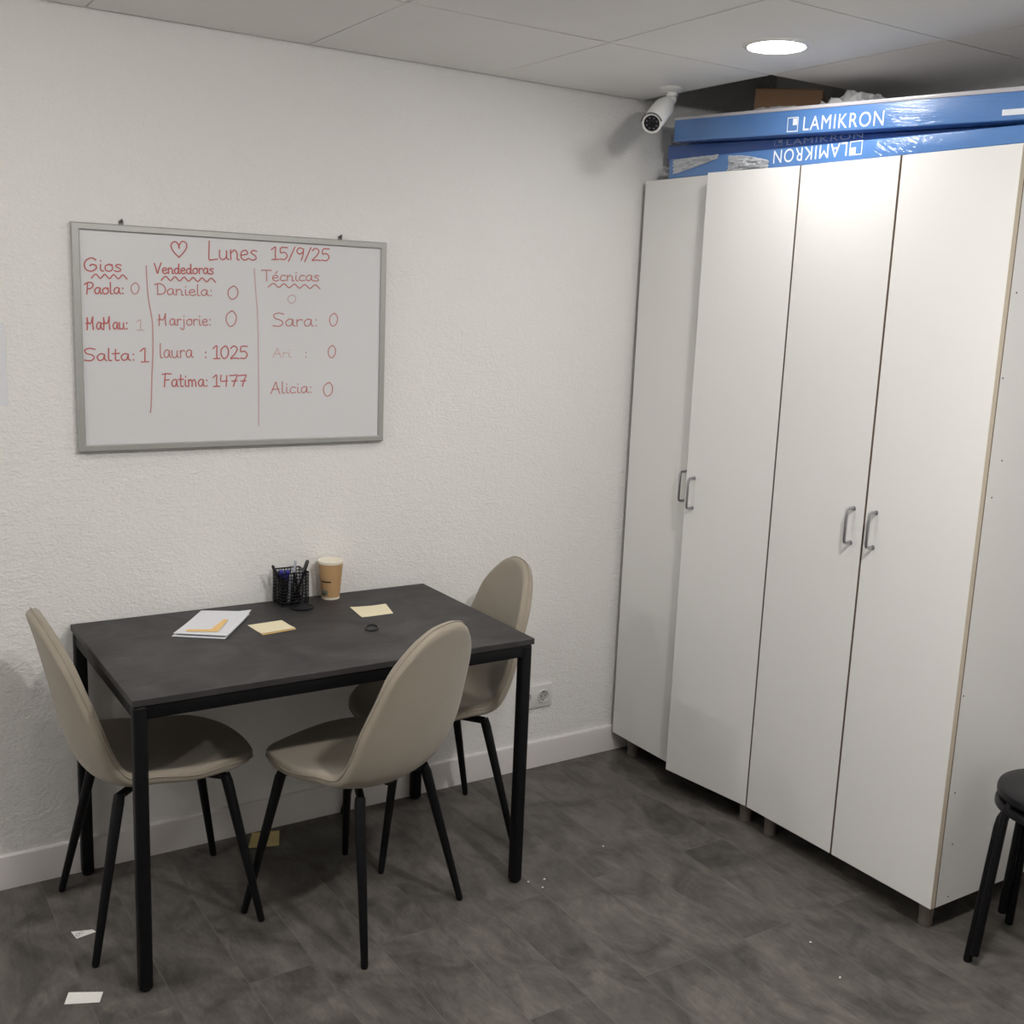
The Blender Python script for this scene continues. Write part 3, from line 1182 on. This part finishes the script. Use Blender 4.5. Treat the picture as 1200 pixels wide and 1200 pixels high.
# cardboard box reaching into the gap of the missing tile
t = thing('cardboard_box', 'flat brown cardboard box lying on the parcels under the missing ceiling tile', 'box', (2.765, -.49, parcel_top(-.49) + .001))
t.rotation_euler = (Matrix.Rotation(math.atan(TI), 3, 'X') @ Matrix.Rotation(math.atan2(-.777, .63), 3, 'Z')).to_euler()
bm = new(); box(bm, -.103, .103, 0, .16, 0, .082, .002)
obj('carton', bm, M['cardboard'], t)
bm = new()
box(bm, -.103, .103, -.002, .078, .0822, .0850, .0008, 1)
obj('flap', bm, M['cardboard'], t)
bm = new()
box(bm, -.103, .103, .082, .161, .0822, .0850, .0008, 1)
obj('flap', bm, M['cardboard'], t)

bm = crumple(0, 2.69, 2.86, -.86, -.66, 5, .03, 12, 'z', .030)
o = obj('plastic_film', bm, M['clear_film'], smooth=False)
for v in o.data.vertices:
    v.co.z += parcel_top(v.co.y)
tag(o, 'crumpled clear plastic film lying on the top parcel beside the cardboard box', 'plastic film')
bm = crumple(0, 2.62, 2.712, -.66, -.44, 9, .013, 10, 'z', .004)
o = obj('plastic_film', bm, M['clear_film'], smooth=False)
for v in o.data.vertices:
    v.co.z += parcel_top(v.co.y)
tag(o, 'flat strip of creased film on the top parcel in front of the cardboard box', 'plastic film')

# ------------------------------------------------------------------ security camera
t = thing('security_camera', 'white bullet security camera hanging from the ceiling beside the cabinets', 'security camera', (2.498, -.25, CEIL))
bm = new()
lathe(bm, [(0, 0), (.040, 0), (.040, -.006), (.034, -.011), (.018, -.014), (.018, -.026), (.012, -.028), (0, -.028)], 32)
obj('ceiling_mount', bm, M['white_plastic'], t)
rear = Vector((2.458, -.268, 2.278)) - Vector(t.location)
front = Vector((2.334, -.358, 2.202)) - Vector(t.location)
ax = (front - rear).normalized()
bm = new()
tube(bm, [(0, 0, -.026), (0.0, -.003, -.042), tuple(rear + ax * .012 + Vector((0, 0, .022)))], [.012, .011, .010], 14)
lathe(bm, [(0, -.014), (.010, -.010), (.014, 0), (.010, .010), (0, .014)], 16, Matrix.Translation((0, -.004, -.036)))
obj('swivel_arm', bm, M['white_plastic'], t)
zq = ax.to_track_quat('Z', 'Y').to_matrix().to_4x4()
zq.translation = rear
LN = (front - rear).length
bm = new()
lathe(bm, [(0, 0), (.022, 0), (.029, .005), (.031, .014), (.031, LN - .004), (.0295, LN), (.0255, LN), (.025, LN - .006), (0, LN - .006)], 40, zq)
obj('camera_body', bm, M['white_plastic'], t)
bm = new()
lathe(bm, [(0, LN - .0055), (.0235, LN - .0055), (.0235, LN - .003), (0, LN - .003)], 32, zq)
win = obj('lens_window', bm, M['lens'], t)
bm = new()
lathe(bm, [(0, LN - .0028), (.009, LN - .0028), (.009, LN - .001), (.007, LN), (0, LN - .001)], 24, zq)
obj('lens', bm, M['black_gloss'], win)
for k in range(8):
    a = 2 * PI * k / 8 + .3
    bm = new()
    lathe(bm, [(0, LN - .0028), (.0030, LN - .0028), (.0024, LN - .0016), (0, LN - .0012)], 10, zq @ Matrix.Translation((.0165 * math.cos(a), .0165 * math.sin(a), 0)))
    obj('infrared_led', bm, M['led'], win)
# dark rim of the sun shield over the upper front half
bm = new()
upv = (Vector((0, 0, 1)) - ax * ax.z).normalized()
sdv = ax.cross(upv)
pts = []
for k in range(17):
    a = math.radians(-78 + 156 * k / 16)
    pts.append(rear + ax * (LN + .001) + .0322 * (math.cos(a) * upv + math.sin(a) * sdv))
tube(bm, [p + ax * .0 for p in pts], .0022, 8)
obj('shield_rim', bm, M['black_plastic'], t)
bm = new()
ra, rb = [], []
for k in range(25):
    a = math.radians(-80 + 160 * k / 24)
    dv = math.cos(a) * upv + math.sin(a) * sdv
    ra.append([bm.verts.new(rear + ax * s_ + r_ * dv) for s_, r_ in ((.03, .0315), (LN + .003, .0318), (LN + .003, .0332), (.03, .0330))])
for a, b in zip(ra, ra[1:]):
    for q in range(4):
        bm.faces.new((a[q], a[(q + 1) % 4], b[(q + 1) % 4], b[q]))
bm.faces.new(ra[0]); bm.faces.new(ra[-1][::-1])
obj('sun_shield', bm, M['white_plastic'], t)

# ------------------------------------------------------------------ wall socket
t = thing('wall_socket', 'white double wall socket just above the skirting, right of the black table', 'socket', (2.2435, 0, .2685))
bm = new()
box(bm, -.0765, .0765, -.009, -.0005, -.042, .042, .003, 2)
fp = obj('cover_plate', bm, M['white_plastic'], t)
for sx in (-.0365, .0365):
    rotm = Matrix.Translation((sx, -.0092, 0)) @ Matrix.Rotation(PI / 2, 4, 'X')
    bm = new()
    lathe(bm, [(.0215, .004), (.0235, .0035), (.024, -.002), (.0195, -.002), (.0195, .0005), (.0215, .004)], 32, rotm)
    obj('socket_ring', bm, M['white_plastic'], t)
    bm = new()
    lathe(bm, [(0, -.0001), (.0195, -.0001), (.0195, .0006), (0, .0006)], 32, rotm)
    wl = obj('socket_well', bm, M['socket_hole'], t)
    bm = new()
    for dx, dz in ((-.009, 0), (.009, 0)):
        tube(bm, [(sx + dx, -.0092, dz), (sx + dx, -.0103, dz)], .0026, 10)
    obj('pin_hole', bm, M['pit'], wl)
    for s in (-1, 1):
        bm = new()
        box(bm, sx - .003, sx + .003, -.0122, -.0095, s * .0165 - .002, s * .0165 + .002, .0005, 1)
        obj('earth_clip', bm, M['steel'], wl)

# ------------------------------------------------------------------ things on the table
TZ = TH
# paper cup
t = thing('paper_cup', 'brown kraft paper cup with cream rim and lid beside the pen holder', 'cup', (1.435, -.050, TZ))
bm = new()
lathe(bm, [(0, .004), (.0255, .004), (.026, 0), (.0272, .0), (.0372, .112), (0, .112)], 40)
obj('cup_body', bm, M['kraft'], t)
bm = new()
lathe(bm, [(.0260, -.0001), (.0276, -.0001), (.0283, .007), (.0276, .007), (.026, -.0001)], 40)
obj('base_ring', bm, M['cream'], t)
bm = new()
lathe(bm, [(.0365, .1105), (.0385, .111), (.0390, .113), (.0385, .1155), (.0398, .1165), (.0400, .1185), (.0385, .1205), (.034, .1205), (.033, .119), (0, .119)], 40)
obj('lid', bm, M['cream'], t)


def cup_print(z0, z1, a0, a1, name, mm):
    bm = new()
    n = 12
    prev = None
    for k in range(n + 1):
        a = a0 + (a1 - a0) * k / n
        cur = []
        for z in (z0, z1):
            r = .0272 + .01 * z / .112 + .0003
            cur.append(bm.verts.new((r * math.cos(a), r * math.sin(a), z)))
        if prev:
            bm.faces.new((prev[0], cur[0], cur[1], prev[1]))
        prev = cur
    obj(name, bm, mm, t)


vd = math.atan2(CAM.y + .052, CAM.x - 1.44)         # towards the room
cup_print(.055, .0595, vd - 1.0, vd + .05, 'printed_line', M['print_brown'])
cup_print(.013, .030, vd - 1.05, vd - .30, 'printed_block', M['print_green'])
cup_print(.015, .020, vd - 1.0, vd - .55, 'printed_mark', M['print_brown'])

# pen holder of black wire mesh
HX0, HX1, HY0, HY1, HH = 0, .082, -.075, 0, .100
t = thing('pen_holder', 'black wire mesh pen holder against the wall, full of pens', 'pen holder', (1.264, -.016, TZ))


def mesh_wall(p0, p1, nx, nz, z0, z1):
    bm = new()
    P0, P1 = Vector(p0), Vector(p1)
    for k in range(nx + 1):
        q = P0.lerp(P1, k / nx)
        tube(bm, [(q.x, q.y, z0), (q.x, q.y, z1)], .0013, 5)
    for k in range(nz + 1):
        z = z0 + (z1 - z0) * k / nz
        tube(bm, [(P0.x, P0.y, z), (P1.x, P1.y, z)], .0013, 5)
    return bm


cr = [(HX0, HY0), (HX1, HY0), (HX1, HY1), (HX0, HY1)]
for k in range(4):
    obj('mesh_panel', mesh_wall(cr[k], cr[(k + 1) % 4], 9, 10, .003, HH), M['black_steel'], t)
obj('mesh_divider', mesh_wall((.036, HY0), (.036, HY1), 9, 9, .003, HH - .01), M['black_steel'], t)
bm = new()
tube(bm, [(x, y, HH) for x, y in cr], .0022, 8, closed=True)
obj('rim', bm, M['black_steel'], t)
bm = new(); box(bm, HX0, HX1, HY0, HY1, 0, .003)
obj('base_plate', bm, M['black_steel'], t)


def pen(label, body, cap, p0, p1, r=.004, capfrac=.35, name='pen', pointed=True):
    p0 = Vector(p0) + Vector((1.264, -.016, TZ)); p1 = Vector(p1) + Vector((1.264, -.016, TZ))
    t = thing(name, label, 'pen', p0, 0, 'pens in the wire mesh holder')
    d = p1 - p0
    bm = new()
    tube(bm, [d * 0, d * .06, d * (1 - capfrac)], [.001, r, r], 10)
    obj('barrel', bm, body, t)
    bm = new()
    tube(bm, [d * (1 - capfrac), d * (1 - capfrac) * 1.001, d * .97, d], [r, r * 1.12, r * .95 if pointed else r * 1.1, r * .5 if pointed else r], 10)
    u_, v_ = frame_of(d)
    tube(bm, [d * .96 + u_ * r * 1.1, d * .96 + u_ * r * 1.7, d * (1 - capfrac * .8) + u_ * r * 1.6], .001, 6)
    obj('cap', bm, cap, t)
    return t


pen('black-capped pen leaning out over the left side of the pen holder', M['black_plastic'], M['black_plastic'], (.030, -.050, .004), (-.020, -.046, .124), .0046)
pen('blue-capped marker resting in the left corner of the pen holder', M['black_plastic'], M['pen_blue'], (.022, -.045, .004), (.003, -.058, .110), .0066, .22)
pen('blue-capped marker leaning right in the left half of the pen holder', M['black_plastic'], M['pen_blue'], (.010, -.028, .004), (.026, -.055, .106), .0070, .25)
pen('pale-capped pen at the middle of the pen holder', M['pen_grey'], M['pen_white'], (.028, -.050, .004), (.031, -.068, .100), .0050, .16)
pen('grey pen leaning left in the middle of the pen holder', M['black_plastic'], M['pen_grey'], (.066, -.055, .004), (.034, -.066, .116), .0042, .12)
pen('slim blue-grey pen at the back of the pen holder', M['pen_grey'], M['pen_grey'], (.045, -.030, .004), (.066, -.012, .122), .0036)
pen('fat black pen leaning out over the right side of the pen holder', M['black_plastic'], M['black_plastic'], (.046, -.045, .004), (.094, -.040, .128), .0058)
pen('dark red pen standing low in the right half of the pen holder', M['pen_red'], M['pen_red'], (.070, -.030, .004), (.043, -.060, .092), .004)
pen('pale grey pen standing in the right half of the pen holder', M['pen_white'], M['pen_grey'], (.058, -.022, .004), (.066, -.055, .099), .004)

# little round black stand in front of it
t = thing('pen_stand', 'small round black pen stand in front of the wire mesh holder', 'pen stand', (1.313, -.123, TZ))
bm = new()
lathe(bm, [(0, 0), (.032, 0), (.034, .002), (.034, .006), (.030, .0095), (.010, .012), (.0055, .016), (.0050, .024), (0, .024)], 36)
obj('round_base', bm, M['black_gloss'], t)
bm = new()
tube(bm, [(0, 0, .020), (.001, -.001, .06), (.002, -.002, .074)], [.0030, .0030, .0018], 10)
obj('rod', bm, M['black_gloss'], t)

# papers and notes
PZ = TZ + .0003
cs = [(.897, -.234), (1.016, -.316), (1.154, -.121), (1.029, -.053)]
t = thing('paper_sheets', 'white sheets of paper with a yellow strip at the left of the black table', 'paper', (1.02, -.18, TZ))
off = Vector((1.02, -.18, TZ))
bm = new()
sheet(bm, [Vector((*c, TZ + .0004)) - off for c in cs], .0006, 10, lambda u, v: .004 * max(0, v - .7) * max(0, u - .3))
obj('sheet', bm, M['paper'], t)
bm = new()
dv = Vector((.006, .005, 0))
sheet(bm, [Vector((*c, TZ + .0022)) - off + dv for c in cs], .0006, 12,
      lambda u, v: .0025 + .008 * (v - .5) ** 2 + .010 * max(0, u + v - 1.75) * 2)
obj('sheet', bm, M['paper'], t)
bm = new()
A0, A1, A2 = Vector((.937, -.228, 0)), Vector((1.012, -.268, 0)), Vector((1.075, -.167, 0))


def strip(bm, a, b, w0, w1, z):
    d = (b - a).normalized()
    nn = Vector((-d.y, d.x, 0))
    n = 6
    prev = None
    for k in range(n + 1):
        q = k / n
        p = a.lerp(b, q)
        w_ = w0 + (w1 - w0) * q
        c = (bm.verts.new(Vector((p.x, p.y, z)) - off), bm.verts.new(Vector((p.x, p.y, z)) + nn * w_ - off))
        if prev:
            bm.faces.new((prev[0], c[0], c[1], prev[1]))
        prev = c


strip(bm, A0, A1, .018, .024, TZ + .0079)
strip(bm, A1, A2, .026, .012, TZ + .0082)
obj('yellow_strip', bm, M['orange'], t, smooth=False)


def note(label, cs, curl, material, under=None):
    c = sum((Vector((*q, 0)) for q in cs), Vector()) / 4
    t = thing('sticky_note', label, 'sticky note', (c.x, c.y, cs_z), 0, 'loose paper notes')
    o_ = Vector((c.x, c.y, 0))
    bm = new()
    sheet(bm, [Vector((*q, .0006)) - o_ for q in cs], .0005, 10, curl)
    obj('note', bm, material, t)
    if under:
        bm = new()
        sheet(bm, [Vector((*q, .0002)) - o_ + Vector((.001, -.004, 0)) for q in cs], .0004, 4)
        obj('note_beneath', bm, under, t)
    return t


cs_z = TZ
note('pale yellow square note on the black table between the white papers and the pen stand', [(1.111, -.222), (1.117, -.321), (1.218, -.308), (1.214, -.215)],
     lambda u, v: .006 * max(0, u - .6), M['sticky'], M['orange'])
note('pale yellow square note on the black table in front of the paper cup', [(1.443, -.174), (1.43, -.286), (1.532, -.285), (1.553, -.193)],
     lambda u, v: .008 * max(0, v - .6) * (1 - u) + .004 * max(0, .2 - v), M['sticky'])
cs_z = 0
note('yellow note lying on the floor by the skirting under the table', [(1.195, -.016), (1.150, -.108), (1.237, -.135), (1.275, -.040)],
     lambda u, v: .003 * u, M['sticky_dull'])

# hair tie
bm = new()
pts = [(1.411 + .0195 * math.cos(a) + .008 * math.sin(a), -.392 + .026 * math.sin(a), TZ + .0022) for a in [2 * PI * k / 28 for k in range(28)]]
tube(bm, pts, .0022, 8, closed=True)
tag(obj('hair_tie', bm, M['black_plastic']), 'black elastic hair tie lying on the table behind the front chair', 'hair tie')

# ------------------------------------------------------------------ scraps on the floor
t = thing('paper_scrap', 'torn white paper scrap with a printed mark, on the floor by the left chair', 'paper scrap', (0, 0, 0))
bm = new()
sheet(bm, [(.601, -.313, .0003), (.607, -.353, .0003), (.656, -.349, .0003), (.651, -.334, .0003)], .0005, 6, lambda u, v: .003 * v)
obj('scrap', bm, M['paper_warm'], t)
bm = new()
for q in range(2):
    tube(bm, [(.612 + .011 * q + .005 * math.cos(2 * PI * k / 10), -.338 + .007 * q + .006 * math.sin(2 * PI * k / 10), .0022) for k in range(10)], .0006, 4, closed=True)
obj('printed_mark', bm, M['pencil_grey'], t)
bm = new()
sheet(bm, [(.543, -.575, .0003), (.525, -.617, .0003), (.597, -.652, .0003), (.614, -.612, .0003)], .0005, 6, lambda u, v: .002 * v * u)
tag(obj('paper_scrap', bm, M['paper_warm']), 'white paper scrap, flat on the floor at the lower left corner', 'paper scrap')
rnd = random.Random(11)
for (x, y, lab) in [(2.115, -.607, 'white crumb on the floor in front of the corner cabinet'),
                    (2.285, -1.30, 'white crumb on the floor before the shut cabinet doors, farther one'),
                    (2.23, -1.45, 'white crumb on the open floor at the bottom of the picture'),
                    (1.79, -.675, 'white crumb on the floor right beside the table leg'),
                    (1.84, -.685, 'upper white crumb on the floor right of the table leg'),
                    (1.81, -.72, 'lower white crumb on the floor right of the table leg')]:
    bm = new()
    r_ = .0035
    for k in range(6):
        pass
    bmesh.ops.create_icosphere(bm, subdivisions=1, radius=r_)
    for v in bm.verts:
        v.co = Vector((v.co.x * rnd.uniform(.7, 1.3), v.co.y * rnd.uniform(.7, 1.3), (v.co.z + r_) * .5))
    o = obj('floor_crumb', bm, M['paper_warm'], smooth=False)
    o.location = (x, y, 0)
    tag(o, lab, 'crumb', 'white crumbs on the floor')


# ------------------------------------------------------------------ stacked stools
def make_stool():
    t = thing('stool', '', 'stool', (0, 0, 0), 0, 'stacked black stools')
    bm = new()
    lathe(bm, [(.016, .438), (.150, .437), (.156, .4335), (.157, .428), (.1605, .428), (.1605, .438), (.158, .445), (.150, .4485), (.100, .449), (.016, .447), (.016, .438)], 56)
    obj('seat', bm, M['black_gloss'], t)
    for a in (147, 57):
        for s in (0, 180):
            th = math.radians(a + s)
            dx, dy = math.cos(th), math.sin(th)
            bm = new()
            path = [(.03, .428), (.10, .428), (.130, .4275), (.146, .421), (.155, .405), (.160, .38), (.176, .2), (.193, .004), (.193, 0)]
            P = [(r * dx, r * dy, z - (.014 if a == 57 and r < .12 else 0)) for r, z in path]
            tube(bm, P, [.0105] * 7 + [.0115, .0105], 14)
            obj('leg', bm, M['black_steel'], t)
    return t


st = make_stool()
st.location = (2.752, -1.670, 0)
st['label'] = 'lower black round-seated stool of the stacked pair beside the cabinet'
st2 = copy_tree(st)
st2.location = (2.754, -1.671, .034)
st2.rotation_euler = (0, 0, math.radians(8))
st2['label'] = 'upper black round-seated stool of the stacked pair beside the cabinet'
